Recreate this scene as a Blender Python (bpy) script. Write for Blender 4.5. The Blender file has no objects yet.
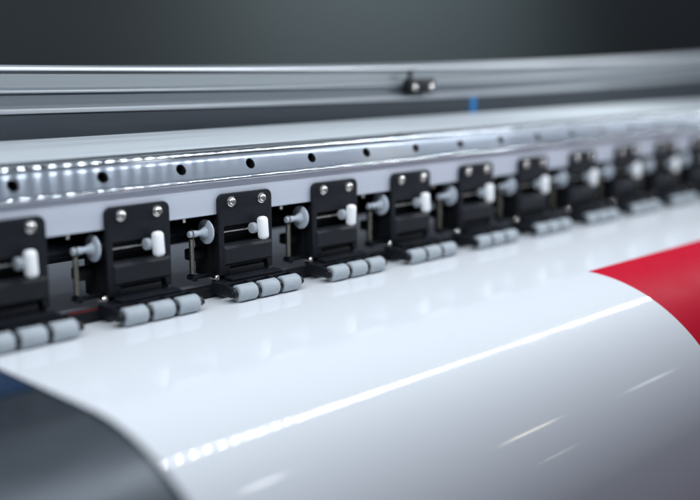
import bpy, bmesh, math, random
from mathutils import Vector, Matrix

random.seed(7)
sc = bpy.context.scene
col = sc.collection
ZM = -0.0724            # height of the sheet on the platen
XL, XR = -0.1248, 1.62  # extent of the sheet along the machine
XRED = 0.366            # where the red print starts
YRED = -0.1575
R_ARC, Y_ARC = 0.150, -0.155

# ------------------------------------------------------------------ materials
def new_mat(name):
    m = bpy.data.materials.new(name); m.use_nodes = True
    nt = m.node_tree
    return m, nt, nt.nodes['Principled BSDF']

def noise(nt, scale, detail=4, stretch=(1, 1, 1), rough=0.55):
    tc = nt.nodes.new('ShaderNodeTexCoord')
    mp = nt.nodes.new('ShaderNodeMapping'); mp.inputs['Scale'].default_value = stretch
    nz = nt.nodes.new('ShaderNodeTexNoise')
    nz.inputs['Scale'].default_value = scale; nz.inputs['Detail'].default_value = detail
    nz.inputs['Roughness'].default_value = rough
    nt.links.new(tc.outputs['Object'], mp.inputs['Vector'])
    nt.links.new(mp.outputs['Vector'], nz.inputs['Vector'])
    return nz.outputs['Fac']

def maprange(nt, fac, lo, hi, a=0.3, b=0.7):
    mr = nt.nodes.new('ShaderNodeMapRange')
    mr.inputs['From Min'].default_value = a; mr.inputs['From Max'].default_value = b
    mr.inputs['To Min'].default_value = lo; mr.inputs['To Max'].default_value = hi
    nt.links.new(fac, mr.inputs['Value'])
    return mr.outputs['Result']

def bump(nt, bs, fac, strength, dist):
    b = nt.nodes.new('ShaderNodeBump')
    b.inputs['Strength'].default_value = strength; b.inputs['Distance'].default_value = dist
    nt.links.new(fac, b.inputs['Height']); nt.links.new(b.outputs['Normal'], bs.inputs['Normal'])

def plain(name, c, rough=0.4, metal=0.0, rvar=0.08, nscale=120, bumpd=0.0, cvar=0.12, coat=0.0, stretch=(1, 1, 1), spec=0.5):
    m, nt, bs = new_mat(name)
    n = noise(nt, nscale, stretch=stretch)
    mix = nt.nodes.new('ShaderNodeMix'); mix.data_type = 'RGBA'
    mix.inputs['A'].default_value = (*[v * (1 - cvar) for v in c], 1)
    mix.inputs['B'].default_value = (*[min(1, v * (1 + cvar)) for v in c], 1)
    nt.links.new(n, mix.inputs['Factor']); nt.links.new(mix.outputs['Result'], bs.inputs['Base Color'])
    nt.links.new(maprange(nt, n, max(0.02, rough - rvar), rough + rvar), bs.inputs['Roughness'])
    bs.inputs['Metallic'].default_value = metal
    bs.inputs['Specular IOR Level'].default_value = spec
    bs.inputs['Coat Weight'].default_value = coat
    if bumpd: bump(nt, bs, n, 1.0, bumpd)
    return m

def brushed(name, c, rough, aniso, rot=0.0, metal=1.0, spec=0.5):
    """Aluminium extrusion with fine die lines along its length (u of the uv map)."""
    m, nt, bs = new_mat(name)
    n = noise(nt, 60, 6, (0.06, 14, 14), 0.7)
    mix = nt.nodes.new('ShaderNodeMix'); mix.data_type = 'RGBA'
    mix.inputs['A'].default_value = (*[v * 0.86 for v in c], 1); mix.inputs['B'].default_value = (*[min(1, v * 1.1) for v in c], 1)
    nt.links.new(n, mix.inputs['Factor']); nt.links.new(mix.outputs['Result'], bs.inputs['Base Color'])
    nt.links.new(maprange(nt, n, rough * 0.95, rough * 1.05), bs.inputs['Roughness'])
    bs.inputs['Metallic'].default_value = metal
    bs.inputs['Specular IOR Level'].default_value = spec
    bs.inputs['Anisotropic'].default_value = aniso
    bs.inputs['Anisotropic Rotation'].default_value = rot
    tg = nt.nodes.new('ShaderNodeTangent'); tg.direction_type = 'UV_MAP'; tg.uv_map = 'UVMap'
    nt.links.new(tg.outputs['Tangent'], bs.inputs['Tangent'])
    return m

M = {}
M['black'] = plain('black_plastic', (0.006, 0.008, 0.012), 0.47, rvar=0.08, nscale=500, bumpd=0.00003, cvar=0.2, spec=0.28)
M['black_gloss'] = plain('black_moulded_plastic', (0.008, 0.010, 0.014), 0.38, rvar=0.08, nscale=260, bumpd=0.00003, cvar=0.2, spec=0.35)
M['black_deep'] = plain('black_housing', (0.006, 0.007, 0.009), 0.5, nscale=200, spec=0.25)
M['white_pl'] = plain('white_plastic', (0.90, 0.91, 0.92), 0.32, nscale=150, cvar=0.03)
M['rubber'] = plain('grey_rubber', (0.40, 0.44, 0.475), 0.6, nscale=300, bumpd=0.00006, cvar=0.16)
M['rod'] = plain('steel_rod', (0.62, 0.60, 0.56), 0.28, 1.0, nscale=300)
M['chrome'] = plain('screw_steel', (0.78, 0.75, 0.72), 0.2, 1.0, nscale=700, rvar=0.1)
M['spring'] = plain('spring_steel', (0.12, 0.115, 0.10), 0.4, 0.9, nscale=500)
M['shaft'] = plain('blackened_shaft', (0.05, 0.06, 0.075), 0.35, 0.8, nscale=80)
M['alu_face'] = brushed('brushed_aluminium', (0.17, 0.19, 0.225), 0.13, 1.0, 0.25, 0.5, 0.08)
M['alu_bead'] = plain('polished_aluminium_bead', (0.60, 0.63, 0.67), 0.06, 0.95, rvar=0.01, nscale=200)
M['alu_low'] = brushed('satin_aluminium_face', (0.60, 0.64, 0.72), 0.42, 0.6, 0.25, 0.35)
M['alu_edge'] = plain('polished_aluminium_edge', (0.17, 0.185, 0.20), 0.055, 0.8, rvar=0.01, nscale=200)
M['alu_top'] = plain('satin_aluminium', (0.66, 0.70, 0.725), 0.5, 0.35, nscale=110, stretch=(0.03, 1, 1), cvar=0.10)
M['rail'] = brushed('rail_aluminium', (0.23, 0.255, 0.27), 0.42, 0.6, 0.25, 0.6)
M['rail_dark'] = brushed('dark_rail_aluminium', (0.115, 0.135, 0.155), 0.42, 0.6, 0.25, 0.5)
M['rail_edge'] = plain('rail_edge_highlight', (0.74, 0.77, 0.80), 0.45, 0.75, nscale=90, stretch=(0.05, 1, 1))  # paler base colour paints the light caught along the rounded top edge
M['rail_soft'] = plain('satin_rail_highlight', (0.36, 0.385, 0.41), 0.5, 0.6, nscale=90, stretch=(0.05, 1, 1))  # lit lines on the lower bevels, put into the colour
M['slate'] = plain('slate_anodised_metal', (0.026, 0.034, 0.044), 0.5, 0.2, nscale=60, stretch=(0.1, 1, 1))
M['panel'] = plain('dark_grey_powder_coat', (0.024, 0.031, 0.033), 0.55, nscale=300, spec=0.2, bumpd=0.0001)
M['panel_dark'] = plain('black_end_cover', (0.002, 0.0022, 0.0026), 0.9, nscale=200, spec=0.05)
M['platen'] = plain('platen_dark_metal', (0.022, 0.028, 0.036), 0.38, 0.2, nscale=70)
M['apron'] = plain('apron_grey_metal', (0.048, 0.058, 0.070), 0.38, 0.4, nscale=90, stretch=(0.2, 1, 1))
M['blue'] = plain('blue_strip', (0.002, 0.022, 0.062), 0.4, nscale=90)
M['blue_bright'] = plain('bright_blue_tape', (0.002, 0.17, 0.46), 0.5, nscale=90)
M['red_wire'] = plain('red_insulation', (0.25, 0.03, 0.03), 0.4, nscale=200)
M['hole'] = plain('blackened_thread', (0.012, 0.012, 0.014), 0.35, 0.4, nscale=400)

def film(name, c, coat_rough, rough, coat=0.6):
    m, nt, bs = new_mat(name)
    n = noise(nt, 9, 3)
    mix = nt.nodes.new('ShaderNodeMix'); mix.data_type = 'RGBA'
    mix.inputs['A'].default_value = (*[v * 0.975 for v in c], 1); mix.inputs['B'].default_value = (*c, 1)
    nt.links.new(n, mix.inputs['Factor']); nt.links.new(mix.outputs['Result'], bs.inputs['Base Color'])
    bs.inputs['Roughness'].default_value = rough
    bs.inputs['Specular IOR Level'].default_value = 0.25 * coat
    bs.inputs['Coat Weight'].default_value = coat
    bs.inputs['Coat IOR'].default_value = 1.4
    n2 = noise(nt, 35, 4)
    nt.links.new(maprange(nt, n2, coat_rough * 0.8, coat_rough * 1.35), bs.inputs['Coat Roughness'])
    n3 = noise(nt, 14, 2)
    b = nt.nodes.new('ShaderNodeBump'); b.inputs['Strength'].default_value = 0.06; b.inputs['Distance'].default_value = 0.0005
    nt.links.new(n3, b.inputs['Height']); nt.links.new(b.outputs['Normal'], bs.inputs['Coat Normal'])
    return m
M['vinyl'] = film('glossy_white_vinyl', (0.76, 0.78, 0.81), 0.062, 0.5)
M['red'] = film('satin_red_ink', (0.54, 0.002, 0.024), 0.30, 0.7, 0.12)

def disc_mat():
    m, nt, bs = new_mat('milky_blue_plastic')
    n = noise(nt, 200)
    bs.inputs['Base Color'].default_value = (0.46, 0.51, 0.57, 1)
    nt.links.new(maprange(nt, n, 0.3, 0.45), bs.inputs['Roughness'])
    bs.inputs['Subsurface Weight'].default_value = 0.5
    bs.inputs['Subsurface Radius'].default_value = (1, 1, 1)
    bs.inputs['Subsurface Scale'].default_value = 0.003
    return m
M['milky'] = disc_mat()
M['white_dim'] = plain('frosted_plastic', (0.40, 0.44, 0.48), 0.4, nscale=150, cvar=0.03)

# ------------------------------------------------------------------ helpers
def tag(o, label=None, cat=None, group=None, kind=None):
    if label: o['label'] = label
    if cat: o['category'] = cat
    if group: o['group'] = group
    if kind: o['kind'] = kind
    return o

def empty(name, loc):
    o = bpy.data.objects.new(name, None); o.empty_display_size = 0.01
    o.location = loc; col.objects.link(o); return o

def obj(name, bm, mat, parent=None, smooth=True, loc=None):
    me = bpy.data.meshes.new(name)
    bmesh.ops.recalc_face_normals(bm, faces=bm.faces[:])
    bm.to_mesh(me); bm.free()
    mats = mat if isinstance(mat, (list, tuple)) else [mat]
    for mm in mats: me.materials.append(mm)
    o = bpy.data.objects.new(name, me); col.objects.link(o)
    if parent: o.parent = parent
    if loc: o.location = loc
    if smooth:
        for p in me.polygons: p.use_smooth = True
        me.set_sharp_from_angle(angle=math.radians(38))
    return o

def box(bm, x0, x1, y0, y1, z0, z1, bev=0.0, seg=2, mi=0):
    b = bmesh.new()
    bmesh.ops.create_cube(b, size=1)
    for v in b.verts:
        v.co = Vector(((x0 + x1) / 2 + v.co.x * (x1 - x0), (y0 + y1) / 2 + v.co.y * (y1 - y0), (z0 + z1) / 2 + v.co.z * (z1 - z0)))
    if bev: bmesh.ops.bevel(b, geom=b.edges[:], offset=bev, segments=seg, profile=0.5, affect='EDGES')
    merge(bm, b, mi)

def merge(bm, b, mi=0):
    vm = {v: bm.verts.new(v.co) for v in b.verts}
    for f in b.faces:
        try:
            nf = bm.faces.new([vm[v] for v in f.verts]); nf.material_index = mi
        except ValueError: pass
    b.free()

def axis_pt(axis, c, a, u, v):
    if axis == 'x': return Vector((c[0] + a, c[1] + u, c[2] + v))
    if axis == 'y': return Vector((c[0] + u, c[1] + a, c[2] + v))
    return Vector((c[0] + u, c[1] + v, c[2] + a))

def lathe(bm, axis, c, prof, n=28):
    """prof = [(along, radius)...]; ends with radius 0 are closed."""
    rings = []
    for a, r in prof:
        if r <= 1e-7: rings.append([bm.verts.new(axis_pt(axis, c, a, 0, 0))])
        else: rings.append([bm.verts.new(axis_pt(axis, c, a, r * math.cos(2 * math.pi * k / n), r * math.sin(2 * math.pi * k / n))) for k in range(n)])
    for A, B in zip(rings, rings[1:]):
        for k in range(n):
            k2 = (k + 1) % n
            if len(A) == 1: bm.faces.new((A[0], B[k], B[k2]))
            elif len(B) == 1: bm.faces.new((A[k], A[k2], B[0]))
            else: bm.faces.new((A[k], A[k2], B[k2], B[k]))

def cyl(bm, axis, c, a0, a1, r, n=28, ch=None):
    ch = ch if ch is not None else r * 0.12
    lathe(bm, axis, c, [(a0, 0), (a0, r - ch), (a0 + ch * 0.3, r - ch * 0.3), (a0 + ch, r), (a1 - ch, r), (a1 - ch * 0.3, r - ch * 0.3), (a1, r - ch), (a1, 0)], n)

def tube(bm, pts, r, n=8):
    rings = []
    for i, p in enumerate(pts):
        p = Vector(p)
        t = (Vector(pts[min(i + 1, len(pts) - 1)]) - Vector(pts[max(i - 1, 0)])).normalized()
        up = Vector((0, 0, 1)) if abs(t.z) < 0.9 else Vector((1, 0, 0))
        u = t.cross(up).normalized(); w = t.cross(u).normalized()
        rings.append([bm.verts.new(p + r * (math.cos(2 * math.pi * k / n) * u + math.sin(2 * math.pi * k / n) * w)) for k in range(n)])
    for A, B in zip(rings, rings[1:]):
        for k in range(n): bm.faces.new((A[k], A[(k + 1) % n], B[(k + 1) % n], B[k]))
    bm.faces.new(rings[0][::-1]); bm.faces.new(rings[-1])

def bow(x, z):
    """The long rails are not dead straight: they sag a couple of mm and lift towards the far end."""
    t = x + 0.03
    w = min(1, max(0, (z + 0.01) / 0.03))
    return w * (-0.013 * t + 0.0202 * t * t) if t > 0 else 0.0

def fillet(pts):
    """pts = [(y, z, r)] closed polygon -> rounded point list."""
    out = []
    n = len(pts)
    for i, (y, z, r) in enumerate(pts):
        p = Vector((y, z))
        if r <= 0: out.append(p); continue
        a = Vector(pts[i - 1][:2]) - p; b = Vector(pts[(i + 1) % n][:2]) - p
        a.normalize(); b.normalize()
        half = a.angle(b) / 2
        d = r / math.tan(half)
        c = p + (a + b).normalized() * (r / math.sin(half))
        s = p + a * d - c; e = p + b * d - c
        ang = s.angle_signed(e) if s.length else 0
        k = 7
        for j in range(k + 1):
            t = -ang * j / k
            out.append(c + Vector((s.x * math.cos(t) - s.y * math.sin(t), s.x * math.sin(t) + s.y * math.cos(t))))
    return out

def extrude_profile(name, prof, x0, x1, mats, parent=None, nseg=40, mat_of=None, bowed=True):
    pts = fillet(prof)
    bm = bmesh.new(); uv = bm.loops.layers.uv.new('UVMap')
    L = [0]
    for a, b in zip(pts, pts[1:] + pts[:1]): L.append(L[-1] + (b - a).length)
    rows = []
    for i in range(nseg + 1):
        x = x0 + (x1 - x0) * i / nseg
        rows.append([bm.verts.new((x, p.x, p.y + (bow(x, p.y) if bowed else 0))) for p in pts])
    n = len(pts)
    for i in range(nseg):
        for k in range(n):
            k2 = (k + 1) % n
            f = bm.faces.new((rows[i][k], rows[i + 1][k], rows[i + 1][k2], rows[i][k2]))
            us = [x0 + (x1 - x0) * i / nseg, x0 + (x1 - x0) * (i + 1) / nseg]
            for lp, (u, v) in zip(f.loops, ((us[0], L[k]), (us[1], L[k]), (us[1], L[k + 1]), (us[0], L[k + 1]))): lp[uv].uv = (u, v)
            if mat_of: f.material_index = mat_of((pts[k] + pts[k2]) / 2)
    bm.faces.new(rows[0][::-1]); bm.faces.new(rows[-1])
    return obj(name, bm, mats, parent)

def plate_mesh(name, outlines, y_front, thick, bev, mat, parent):
    """Flat plate in XZ from closed outlines (first = outside, rest = openings)."""
    cu = bpy.data.curves.new(name, 'CURVE'); cu.dimensions = '2D'; cu.fill_mode = 'BOTH'
    cu.extrude = thick / 2 - bev; cu.bevel_depth = bev; cu.bevel_resolution = 2; cu.offset = -bev
    for pl in outlines:
        sp = cu.splines.new('POLY'); sp.points.add(len(pl) - 1); sp.use_cyclic_u = True
        for q, (x, z) in zip(sp.points, pl): q.co = (x, z, 0, 1)
    t = bpy.data.objects.new(name + '_tmp', cu); col.objects.link(t)
    dg = bpy.context.evaluated_depsgraph_get(); dg.update()
    me = bpy.data.meshes.new_from_object(t.evaluated_get(dg))
    bpy.data.objects.remove(t); bpy.data.curves.remove(cu)
    me.transform(Matrix.Translation((0, y_front + thick / 2, 0)) @ Matrix.Rotation(math.pi / 2, 4, 'X'))
    me.materials.clear(); me.materials.append(mat); me.name = name
    bm = bmesh.new(); bm.from_mesh(me); bpy.data.meshes.remove(me)
    bmesh.ops.remove_doubles(bm, verts=bm.verts[:], dist=1e-6)
    return obj(name, bm, mat, parent)

def rrect(x0, x1, z0, z1, r, n=6):
    rs = r if isinstance(r, (list, tuple)) else (r, r, r, r)   # bl, br, tr, tl
    out = []
    for (cx, cz, a, rr) in ((x0, z0, 180, rs[0]), (x1, z0, 270, rs[1]), (x1, z1, 0, rs[2]), (x0, z1, 90, rs[3])):
        if rr <= 0: out.append((cx, cz)); continue
        sx = 1 if cx == x0 else -1; sz = 1 if cz == z0 else -1
        for k in range(n + 1):
            t = math.radians(a + 90 * k / n)
            out.append((cx + sx * rr + rr * math.cos(t), cz + sz * rr + rr * math.sin(t)))
    return out

def copy_tree(o, parent=None):
    c = o.copy(); col.objects.link(c); c.parent = parent
    for ch in list(o.children): copy_tree(ch, c)
    return c

# ------------------------------------------------------------------ the sheet
def sheet_profile(z_off=0.0, y0=0.30, y_end=None, r=R_ARC, z0=ZM):
    """(y, z) along the sheet from the back of the platen over the curved front and down."""
    pts = []
    n = 26
    for i in range(n + 1): pts.append((y0 + (Y_ARC - y0) * i / n, z0 + z_off))
    for i in range(1, 41):
        a = math.radians(88) * i / 40
        pts.append((Y_ARC - (r + z_off) * math.sin(a), z0 - r + (r + z_off) * math.cos(a)))
    y, z = pts[-1]
    for i in range(1, 6): pts.append((y - 0.0012 * i, z - 0.04 * i))
    return pts

def strip(bm, prof, xs, thick=0.00025, caps=(True, True)):
    rows = []
    for (y, z), k in zip(prof, range(len(prof))):
        a = Vector(prof[max(k - 1, 0)]); b = Vector(prof[min(k + 1, len(prof) - 1)])
        t = (b - a).normalized(); nrm = Vector((-t.y, t.x)); nrm = nrm if nrm.y >= 0 or abs(nrm.y) < 1e-6 else -nrm
        rows.append(([bm.verts.new((x, y, z)) for x in xs], [bm.verts.new((x, y - nrm.x * thick, z - nrm.y * thick)) for x in xs]))
    for (A, A2), (B, B2) in zip(rows, rows[1:]):
        for i in range(len(xs) - 1):
            bm.faces.new((A[i], A[i + 1], B[i + 1], B[i])); bm.faces.new((A2[i], B2[i], B2[i + 1], A2[i + 1]))
        bm.faces.new((A[0], B[0], B2[0], A2[0])); bm.faces.new((A[-1], A2[-1], B2[-1], B[-1]))
    for (A, A2), on in zip((rows[0], rows[-1]), caps):
        if not on: continue
        for i in range(len(xs) - 1): bm.faces.new((A[i], A2[i], A2[i + 1], A[i + 1]))

def linsp(a, b, n): return [a + (b - a) * i / n for i in range(n + 1)]
prof = sheet_profile()
# cut the profile at the red print's back edge
cut = next(i for i, (y, z) in enumerate(prof) if y < YRED)
pz = prof[cut - 1][1] - (prof[cut - 1][1] - prof[cut][1]) * (prof[cut - 1][0] - YRED) / (prof[cut - 1][0] - prof[cut][0])
back, front = prof[:cut] + [(YRED, pz)], [(YRED, pz)] + prof[cut:]
sheet = empty('vinyl_sheet', (XL, 0.0, ZM))
tag(sheet, 'glossy white vinyl sheet feeding under the rollers and bending over the printer front', 'vinyl sheet')
def local(bm, o):
    bmesh.ops.translate(bm, verts=bm.verts[:], vec=-Vector(o.location)); return bm
bm = bmesh.new()
strip(bm, back, linsp(XL, XRED, 8) + linsp(XRED, XR, 16)[1:], caps=(True, False))
strip(bm, front, linsp(XL, XRED, 8), caps=(False, True))
bmesh.ops.remove_doubles(bm, verts=bm.verts[:], dist=1e-6)
obj('unprinted_film', local(bm, sheet), M['vinyl'], sheet)
bm = bmesh.new()
strip(bm, front, linsp(XRED, XR, 16))
tag(obj('printed_area', local(bm, sheet), M['red'], sheet), 'solid red printed area on the right of the sheet')

# ------------------------------------------------------------------ platen under the sheet
pl = empty('platen', (0.0, 0.0, ZM - 0.02))
tag(pl, 'dark metal platen with curved apron under the left edge of the white sheet', 'platen')
bm = bmesh.new()
pts = [(0.42, ZM - 0.0012), (Y_ARC - 0.002, ZM - 0.0012), (Y_ARC - 0.004, ZM - 0.003), (Y_ARC - 0.004, ZM - 0.05), (0.42, ZM - 0.05)]
for xa, xb in ((-1.2, 1.9),):
    A = [bm.verts.new((xa, y, z)) for y, z in pts]; B = [bm.verts.new((xb, y, z)) for y, z in pts]
    for k in range(len(pts)): bm.faces.new((A[k], A[(k + 1) % 5], B[(k + 1) % 5], B[k]))
    bm.faces.new(A[::-1]); bm.faces.new(B)
obj('bed', local(bm, pl), M['platen'], pl)
bm = bmesh.new()
ap = [(y, z) for y, z in sheet_profile(-0.0022) if y < Y_ARC - 0.0045]
ap = [(Y_ARC - 0.0045, ZM - 0.0024)] + ap
strip(bm, ap, linsp(-1.2, 1.9, 6), 0.003)
obj('apron', local(bm, pl), M['apron'], pl)

tb = bmesh.new()
box(tb, -0.40, -0.127, -0.100, -0.030, ZM - 0.0010, ZM - 0.0004, 0.0)
tag(obj('blue_strip', tb, M['blue'], None), 'blue strip on the dark platen beside the left sheet edge', 'tape')  # thin flat blue strip lying on the bed

gb = bmesh.new()
box(gb, -0.45, 1.9, -0.002, 0.008, ZM + 0.0010, ZM + 0.0085, 0.001)
tag(obj('paper_guide', gb, M['black_deep']), 'low black guide bar running along the sheet under the clamps', 'guide bar')
wb = bmesh.new()
tube(wb, [(x, 0.0005 + 0.0006 * math.sin(x * 37), ZM + 0.0090) for x in linsp(-0.20, 0.048, 30)], 0.0004)
tag(obj('red_wire', wb, M['red_wire']), 'thin red wire lying on the black guide bar by the leftmost clamps', 'wire')
fs = bmesh.new()
cyl(fs, 'x', (0, 0.052, -0.028), -0.45, 1.9, 0.009, 24)
tag(obj('feed_shaft', fs, M['shaft']), 'dark steel shaft running behind all the roller clamps', 'shaft')

# ------------------------------------------------------------------ front clamp beam
beam = empty('clamp_beam', (0.7, 0.03, -0.008))
tag(beam, 'long silver aluminium beam with a row of round holes above the clamps', 'beam')
bp = [(0.0030, -0.0088, 0.0008), (0.0030, 0.0162, 0.0003), (-0.0012, 0.0164, 0.0015), (-0.0012, 0.0198, 0.0016), (0.0020, 0.0202, 0.0), (0.0024, 0.0203, 0.0),
      (0.0096, 0.0360, 0.0), (0.0101, 0.0364, 0.0), (0.0113, 0.0394, 0.0022), (0.0208, 0.0414, 0.0010),
      (0.088, 0.0505, 0.001), (0.088, -0.0088, 0.001)]
TILT = math.atan2(0.0072, 0.0157)   # the holed face leans back
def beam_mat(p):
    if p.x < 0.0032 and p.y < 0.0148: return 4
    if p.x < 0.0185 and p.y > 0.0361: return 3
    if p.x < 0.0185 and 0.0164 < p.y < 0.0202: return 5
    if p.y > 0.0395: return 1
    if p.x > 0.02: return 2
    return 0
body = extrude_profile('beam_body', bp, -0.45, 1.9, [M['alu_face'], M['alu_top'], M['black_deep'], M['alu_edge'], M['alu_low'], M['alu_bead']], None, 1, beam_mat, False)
HX0, HS = -0.0787, 0.0673
HX = [HX0 + HS * i for i in range(-3, 27)]
HY, HZ = 0.0059, 0.0279
cb = bmesh.new()
for hx in HX:
    c1 = bmesh.new(); cyl(c1, 'y', (0, 0, 0), -0.012, 0.014, 0.0044, 24, 0.0001)
    c1.transform(Matrix.Translation((hx, HY, HZ )) @ Matrix.Rotation(-TILT, 4, 'X')); merge(cb, c1)
cut_o = obj('cutter', cb, M['hole'])
md = body.modifiers.new('b', 'BOOLEAN'); md.operation = 'DIFFERENCE'; md.object = cut_o; md.solver = 'EXACT'
dg = bpy.context.evaluated_depsgraph_get(); dg.update()
me2 = bpy.data.meshes.new_from_object(body.evaluated_get(dg))
body.modifiers.clear(); body.data = me2; me2.name = 'beam_body'
bpy.data.objects.remove(cut_o)
me2.transform(Matrix.Translation(-Vector(beam.location))); body.parent = beam
for p in me2.polygons: p.use_smooth = p.material_index in (2, 3, 5)
me2.set_sharp_from_angle(angle=math.radians(38))
hb = bmesh.new(); zc = 0
lathe(hb, 'y', (0, 0, 0), [(0.0002, 0.00438), (-0.0001, 0.0042), (0.0008, 0.0037), (0.0016, 0.0039), (0.0024, 0.0036), (0.0032, 0.0039), (0.0040, 0.0036), (0.011, 0.0036), (0.011, 0)], 24)
h0 = obj('hole_insert', hb, M['hole'], beam)
for i, hx in enumerate(HX):
    h = h0 if i == 0 else h0.copy()
    if i: col.objects.link(h)
    h.parent = beam
    h.rotation_euler.x = -TILT
    h.location = Vector((hx, HY, HZ )) - Vector(beam.location)

# dark wall behind the clamps
rw = bmesh.new()
box(rw, -0.45, 1.9, 0.089, 0.094, -0.046, -0.0095, 0.0)
tag(obj('rear_guard', rw, M['black_deep']), 'black guard plate in the gap behind the clamps, under the beam', 'guard plate')

# ------------------------------------------------------------------ carriage rail behind
rail = empty('carriage_rail', (0.7, 0.13, 0.04))
tag(rail, 'grey stepped carriage rail running across behind the holed beam', 'rail')
def rl(name, prof_, mats, mat_of=None):
    o = extrude_profile(name, prof_, -0.6, 2.2, mats, None, 50, mat_of)
    o.data.transform(Matrix.Translation(-Vector(rail.location))); o.parent = rail; return o
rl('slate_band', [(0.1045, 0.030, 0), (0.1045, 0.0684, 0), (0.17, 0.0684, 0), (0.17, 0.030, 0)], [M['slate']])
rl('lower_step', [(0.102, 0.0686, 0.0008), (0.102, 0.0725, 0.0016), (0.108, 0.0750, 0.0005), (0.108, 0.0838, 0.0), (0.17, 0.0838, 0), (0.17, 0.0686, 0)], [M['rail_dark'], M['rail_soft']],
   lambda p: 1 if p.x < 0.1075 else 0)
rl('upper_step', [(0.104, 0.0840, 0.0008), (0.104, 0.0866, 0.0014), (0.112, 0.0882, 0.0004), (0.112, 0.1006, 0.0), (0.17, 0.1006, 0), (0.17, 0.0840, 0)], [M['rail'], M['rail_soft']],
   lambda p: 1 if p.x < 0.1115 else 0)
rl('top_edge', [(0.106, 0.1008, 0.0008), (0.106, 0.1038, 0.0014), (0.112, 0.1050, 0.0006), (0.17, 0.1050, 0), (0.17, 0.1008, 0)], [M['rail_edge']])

# small sensor on the rail
sn = empty('rail_sensor', (0.438, 0.094, 0.0740))
tag(sn, 'small black sensor block with two bright bolts on the rail', 'sensor')
b = bmesh.new(); box(b, -0.0210, 0.0210, 0.0, 0.0095, 0.0, 0.0155, 0.0015); box(b, -0.0135, -0.0105, 0.005, 0.0095, 0.014, 0.025, 0.0006)
obj('block', b, M['black_deep'], sn)
for sx in (-0.0125, 0.0145):
    b = bmesh.new(); lathe(b, 'y', (sx, 0, 0.0065), [(0.0005, 0.0033), (-0.0010, 0.0033), (-0.0018, 0.0026), (-0.0021, 0.0012), (-0.0014, 0.0010), (-0.0014, 0)], 20)
    obj('bolt', b, M['chrome'], sn)
b = bmesh.new(); box(b, 0.536, 0.5455, 0.1036, 0.1043, 0.0475, 0.0695, 0)
tag(obj('tape_mark', b, M['blue_bright']), 'small bright blue tape mark on the slate band of the rail', 'tape mark')

# ------------------------------------------------------------------ background cover
hd = extrude_profile('back_wall', [(0.42, 0.055, 0), (0.42, 0.32, 0.0), (0.44, 0.32, 0), (0.44, 0.055, 0)], -0.8, 3.2, [M['panel']], None, 10, None, False)
tag(hd, 'dark grey cover wall of the printer out of focus behind the rail', 'wall', kind='structure')
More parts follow.
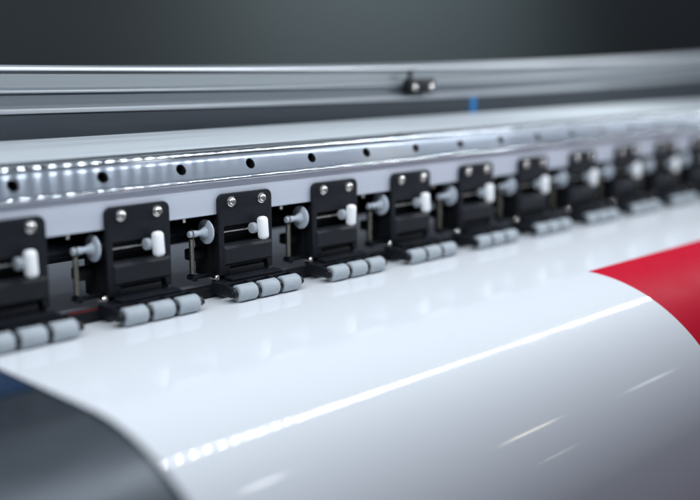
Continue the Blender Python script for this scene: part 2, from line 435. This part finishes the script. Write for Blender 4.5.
# ------------------------------------------------------------------ the roller clamps
def make_clamp():
    """Local origin: plate centre, front face of plate at y = 0, sheet surface at z = 0."""
    t = empty('roller_clamp', (0, 0, 0))
    out = [(-0.0280, 0.0155), (-0.0185, 0.0145), (-0.0172, 0.0225), (0.0205, 0.0225), (0.0215, 0.0160), (0.0265, 0.0165)]
    top = [p for p in rrect(-0.0280, 0.0265, 0.05, 0.0795, (0, 0, 0.0055, 0.0055)) if p[1] > 0.0505]
    out = out + top
    plate_mesh('plate', [out, rrect(-0.0228, 0.0165, 0.0400, 0.0540, 0.0012)[::-1]], 0.0, 0.0030, 0.0006, M['black'], t)
    # raised lower panel and side ribs of the plate
    b = bmesh.new()
    v = [(-0.0225, -0.0013, 0.0245), (0.0245, -0.0013, 0.0245), (0.0245, -0.0013, 0.0360), (-0.0225, -0.0013, 0.0360)]
    w = [(-0.0240, 0.0004, 0.0230), (0.0258, 0.0004, 0.0230), (0.0258, 0.0004, 0.0392), (-0.0240, 0.0004, 0.0392)]
    V = [b.verts.new(p) for p in v]; W = [b.verts.new(p) for p in w]
    b.faces.new(V)
    for k in range(4): b.faces.new((V[k], W[k], W[(k + 1) % 4], V[(k + 1) % 4]))
    obj('front_panel', b, M['black_gloss'], t, smooth=False)
    # two screws
    for sx in (-0.0154, 0.0154):
        b = bmesh.new()
        cyl(b, 'y', (0, 0, 0), -0.0007, 0.0005, 0.0042, 28, 0.0003)
        lathe(b, 'y', (0, 0, 0), [(-0.0004, 0.0034), (-0.0018, 0.0034), (-0.0027, 0.0029), (-0.0031, 0.0020)], 24)
        lathe(b, 'y', (0, 0, 0), [(-0.0031, 0.0020), (-0.0030, 0.0017), (-0.0012, 0.0015), (-0.0012, 0)], 6)
        obj('screw', b, M['chrome'], t, loc=(sx, 0, 0.0730))
    # steel rod in the opening
    b = bmesh.new(); cyl(b, 'x', (0, 0.0050, 0.0490), -0.0265, 0.020, 0.0011, 14)
    obj('rod', b, M['rod'], t)
    # slot floor / recess behind the opening and the housing
    b = bmesh.new()
    box(b, -0.0268, 0.0255, 0.0120, 0.0335, 0.0125, 0.0600, 0.0012)
    box(b, -0.0268, 0.0255, 0.0031, 0.0119, 0.0125, 0.0392, 0.0008)
    box(b, -0.0268, -0.0235, 0.0031, 0.0119, 0.0394, 0.0600, 0.0005)
    box(b, 0.0180, 0.0255, 0.0031, 0.0119, 0.0394, 0.0600, 0.0005)
    box(b, -0.0210, 0.0175, 0.0031, 0.0119, 0.0545, 0.0600, 0.0005)
    box(b, -0.0215, 0.0175, 0.0000, 0.0030, 0.0130, 0.0200, 0.0004)
    # lower arm that carries the spring pin
    box(b, -0.0480, -0.0267, 0.0085, 0.0125, 0.0140, 0.0172, 0.0010)
    box(b, -0.0400, -0.0267, 0.0180, 0.0300, 0.0260, 0.0350, 0.0015)
    obj('housing', b, M['black_deep'], t)
    # white lever
    b = bmesh.new()
    box(b, 0.0056, 0.0140, -0.0118, -0.0040, -0.0097, 0.0088, 0.0032, 5)
    k = obj('lever', b, M['white_pl'], t, loc=(0, 0, 0.0500))
    b = bmesh.new()
    cyl(b, 'x', (0, -0.0030, 0.0), 0.0018, 0.0060, 0.0043, 28)
    obj('lever_hub', b, M['white_dim'], k)
    # milky disc and stem
    b = bmesh.new()
    lathe(b, 'x', (0, 0.0094, 0.0510), [(-0.0342, 0), (-0.0342, 0.0090), (-0.0337, 0.0097), (-0.0328, 0.0097), (-0.0322, 0.0090), (-0.0322, 0)], 40)
    lathe(b, 'x', (0, 0.0094, 0.0505), [(-0.0500, 0), (-0.0500, 0.0022), (-0.0493, 0.0027), (-0.0430, 0.0027), (-0.0425, 0.0022), (-0.0385, 0.0024), (-0.0344, 0.0048)], 24)
    obj('disc', b, M['milky'], t)
    b = bmesh.new(); cyl(b, 'x', (0, 0.0094, 0.0510), -0.0322, -0.0262, 0.0028, 16)
    obj('disc_pin', b, M['rod'], t)
    # coil spring with hooks
    pts = []
    x0, y0, zt, zb, r = -0.0475, 0.0094, 0.0465, 0.0195, 0.0018
    pts += [(x0, y0 + 0.0015, 0.0538), (x0, y0 - 0.0018, 0.0532), (x0, y0 - 0.0032, 0.0505), (x0, y0 - 0.0022, 0.0485)]
    turns = 24
    for i in range(turns * 12 + 1):
        a = 2 * math.pi * i / 12
        pts.append((x0 + r * math.sin(a), y0 - r * math.cos(a), zt + (zb - zt) * i / (turns * 12)))
    pts += [(x0, y0 - 0.0015, 0.0185), (x0, y0, 0.0165)]
    b = bmesh.new(); tube(b, pts, 0.00048, 6)
    obj('spring', b, M['spring'], t)
    b = bmesh.new(); cyl(b, 'y', (x0, 0, 0.0158), 0.0055, 0.0135, 0.0026, 18)
    obj('spring_pin', b, M['black'], t)
    b = bmesh.new(); lathe(b, 'y', (-0.0325, -0.0010, 0.0150), [(0.006, 0.0017), (0.0, 0.0024), (-0.0014, 0.0024), (-0.0022, 0.0017), (-0.0022, 0.0009), (-0.0014, 0.0007), (-0.0014, 0)], 18)
    obj('pivot_screw', b, M['chrome'], t)
    b = bmesh.new(); lathe(b, 'z', (-0.0480, 0.0180, 0.0600), [(0.004, 0.0022), (0.0, 0.0022), (-0.0018, 0.0020), (-0.0022, 0.0012), (-0.0022, 0)], 16)
    obj('bracket_screw', b, M['rod'], t)
    # roller holder: a low tray with fingers between the rollers
    h_bm = bmesh.new()
    yr, zr, rr = -0.0262, 0.0066, 0.0066
    xc = [-0.0250, -0.0025, 0.0200]
    def arm(xa, xb, y0_, y1_, nose):
        prof_ = [(y0_, 0.0040), (y0_, 0.0125), (y0_ - 0.006, 0.0130), (yr + 0.005, 0.0122), (yr - nose * 0.6, 0.0108), (yr - nose - 0.0008, 0.0075), (yr - nose, 0.0042), (yr + 0.006, 0.0034)]
        bb = bmesh.new()
        A = [bb.verts.new((xa, y, z)) for y, z in prof_]; B = [bb.verts.new((xb, y, z)) for y, z in prof_]
        n = len(prof_)
        for k_ in range(n): bb.faces.new((A[k_], A[(k_ + 1) % n], B[(k_ + 1) % n], B[k_]))
        bb.faces.new(A[::-1]); bb.faces.new(B)
        bmesh.ops.recalc_face_normals(bb, faces=bb.faces[:])
        bmesh.ops.bevel(bb, geom=bb.edges[:], offset=0.0004, segments=1, affect='EDGES')
        merge(h_bm, bb)
    arm(-0.0378, -0.0346, -0.0010, 0, 0.0034)
    arm(-0.0157, -0.0118, -0.0100, 0, 0.0042)
    arm(0.0068, 0.0107, -0.0100, 0, 0.0042)
    arm(0.0296, 0.0322, -0.0100, 0, 0.0034)
    box(h_bm, -0.0352, 0.0320, -0.0140, -0.0035, 0.0095, 0.0126, 0.0008)
    box(h_bm, -0.0260, 0.0260, -0.0128, -0.0020, 0.0127, 0.0155, 0.0010)
    box(h_bm, -0.0290, 0.0290, -0.0034, 0.0100, 0.0092, 0.0122, 0.0008)
    hold = obj('roller_holder', h_bm, M['black_gloss'], t)
    b = bmesh.new(); cyl(b, 'x', (0, yr, zr), -0.0392, 0.0348, 0.0026, 16)
    obj('axle', b, M['black'], hold)
    for x in xc:
        b = bmesh.new()
        lathe(b, 'x', (x, yr, zr), [(-0.0089, 0.0026), (-0.0089, 0.0054), (-0.0086, 0.0061), (-0.0078, rr), (0.0078, rr), (0.0086, 0.0061), (0.0089, 0.0054), (0.0089, 0.0026)], 40)
        obj('roller', b, M['rubber'], hold)
    return t

CL = [
 'black roller clamp cut off by the left photo edge, nearest the camera and blurred',
 'black roller clamp directly left of the sharpest clamp, second from the left photo edge',
 'sharpest black roller clamp, third from the left, its two screws and spring crisply in focus',
 'black roller clamp directly right of the sharpest clamp, fourth from the left photo edge',
 'black roller clamp in the middle of the row, fifth from the left photo edge',
 'black roller clamp under the small black rail sensor and blue mark, sixth from the left',
 'blurred black roller clamp, seventh counted from the left photo edge',
 'blurred black roller clamp in the far half, fourth from the right photo edge',
 'blurred black roller clamp above the red print, third from the right photo edge',
 'blurred black roller clamp second from the right photo edge, last one seen whole',
 'farthest black roller clamp, cut off by the right photo edge and very blurred',
]
proto = make_clamp()
for i, lab in enumerate(CL):
    o = proto if i == 0 else copy_tree(proto)
    o.location = (0.0135 + 0.1 * (i - 1), 0.0, ZM)
    for ch in o.children:
        if ch.name.startswith('screw'): ch.rotation_euler.y = random.uniform(0, 6.28)
        if ch.name.startswith('lever'): ch.rotation_euler.x = math.radians(random.uniform(-6, 6)); ch.location.x += random.uniform(-0.0006, 0.0006)
        if ch.name.startswith('disc') and not ch.name.startswith('disc_pin'): ch.location.z += random.uniform(-0.0006, 0.0006)
    tag(o, lab, 'roller clamp', 'roller clamps in a row along the beam')

# ------------------------------------------------------------------ camera
camd = bpy.data.cameras.new('Camera'); cam = bpy.data.objects.new('Camera', camd); col.objects.link(cam)
sc.camera = cam
F = 1000.0
X = Vector((990, 189, F)).normalized()
th = math.atan(189 / F)
Zc = Vector((0, math.cos(th), math.sin(th)))       # right, up, back
Xc = Vector((X.x, X.y, -X.z)); Yc = Zc.cross(Xc)
rot = Matrix((Xc, Yc, Zc))                          # world <- camera
cam.matrix_world = Matrix.Translation((-0.3901, -0.6039, 0.1079)) @ rot.to_4x4()
camd.sensor_width = 36; camd.lens = 36 * F / 700
camd.clip_start = 0.01; camd.clip_end = 100
camd.dof.use_dof = True; camd.dof.focus_distance = 0.783; camd.dof.aperture_fstop = 2.2
camd.dof.aperture_blades = 0

# ------------------------------------------------------------------ light
w = bpy.data.worlds.new('World'); sc.world = w; w.use_nodes = True
nt = w.node_tree; bg = nt.nodes['Background']
tc = nt.nodes.new('ShaderNodeTexCoord'); sx = nt.nodes.new('ShaderNodeSeparateXYZ'); cr = nt.nodes.new('ShaderNodeValToRGB')
mr = nt.nodes.new('ShaderNodeMapRange'); mr.inputs['From Min'].default_value = -1; mr.inputs['From Max'].default_value = 1
# brightness of the room follows the angle from a direction a little behind straight up
dt = nt.nodes.new('ShaderNodeVectorMath'); dt.operation = 'DOT_PRODUCT'
dt.inputs[1].default_value = Vector((0, 0.25, 0.97)).normalized()
nt.links.new(tc.outputs['Generated'], dt.inputs[0]); nt.links.new(dt.outputs['Value'], mr.inputs['Value'])
nt.links.new(mr.outputs['Result'], cr.inputs['Fac']); nt.links.new(cr.outputs['Color'], bg.inputs['Color'])
e = cr.color_ramp.elements
e[0].position = 0.25; e[0].color = (0.09, 0.05, 0.065, 1)
e[1].position = 1.0; e[1].color = (1.05, 1.2, 1.40, 1)
for p_, c_ in ((0.36, (0.25, 0.21, 0.27)), (0.45, (0.42, 0.445, 0.54)), (0.55, (0.32, 0.345, 0.42)), (0.72, (0.22, 0.25, 0.31)), (0.88, (0.56, 0.65, 0.77))):
    q = e.new(p_); q.color = (*c_, 1)
bg.inputs['Strength'].default_value = 0.52

def area(name, loc, target, sx_, sy_, power, c):
    l = bpy.data.lights.new(name, 'AREA'); l.shape = 'RECTANGLE'; l.size = sx_; l.size_y = sy_; l.energy = power; l.color = c
    o = bpy.data.objects.new(name, l); col.objects.link(o); o.location = loc
    o.rotation_euler = (Vector(target) - Vector(loc)).to_track_quat('-Z', 'Y').to_euler()
    return o
for nm, x0_, x1_, y_, P_, wd, c_ in (('ceiling_tube', 2.17, 2.44, -1.41, 0.70, 0.05, (1.0, 0.86, 0.62)), ('ceiling_tube', 3.08, 3.38, -1.52, 0.45, 0.05, (0.95, 0.97, 1.0)),
        ('ceiling_tube', 3.38, 3.58, -2.50, 0.45, 0.05, (1.0, 0.84, 0.60)), ('ceiling_tube', 0.85, 0.95, -0.515, 0.32, 0.03, (1.0, 1.0, 1.0))):
    area(nm, ((x0_ + x1_) / 2, y_, 1.2), ((x0_ + x1_) / 2, y_ + 0.0001, 0), x1_ - x0_, wd, P_, c_)
sp = bpy.data.lights.new('wall_fill_spot', 'SPOT'); sp.energy = 50; sp.spot_size = math.radians(88); sp.spot_blend = 1.0; sp.shadow_soft_size = 0.08; sp.color = (0.93, 0.98, 1.0)  # added spot without a real fixture, brightens the middle of the back wall
so = bpy.data.objects.new('wall_fill_spot', sp); col.objects.link(so); so.location = (0.72, -0.05, 0.62)
so.rotation_euler = (Vector((0.78, 0.42, 0.20)) - so.location).to_track_quat('-Z', 'Y').to_euler()
# row of white LEDs under the printer's lid, above the frame
LY, LZ = -0.142, 0.21
ld = bpy.data.lights.new('led', 'POINT'); ld.shadow_soft_size = 0.0023; ld.energy = 0.100; ld.color = (0.88, 0.945, 1.0)
ld2 = ld.copy(); ld2.energy = ld.energy * 0.5      # far LEDs turned down to hold back glare on the beam
for i in range(135):
    o = bpy.data.objects.new('led', ld if i < 78 else ld2); col.objects.link(o); o.location = (-0.40 + 0.0155 * i, LY, LZ)

sc.view_settings.view_transform = 'Standard'; sc.view_settings.look = 'None'; sc.view_settings.exposure = 0; sc.view_settings.gamma = 1
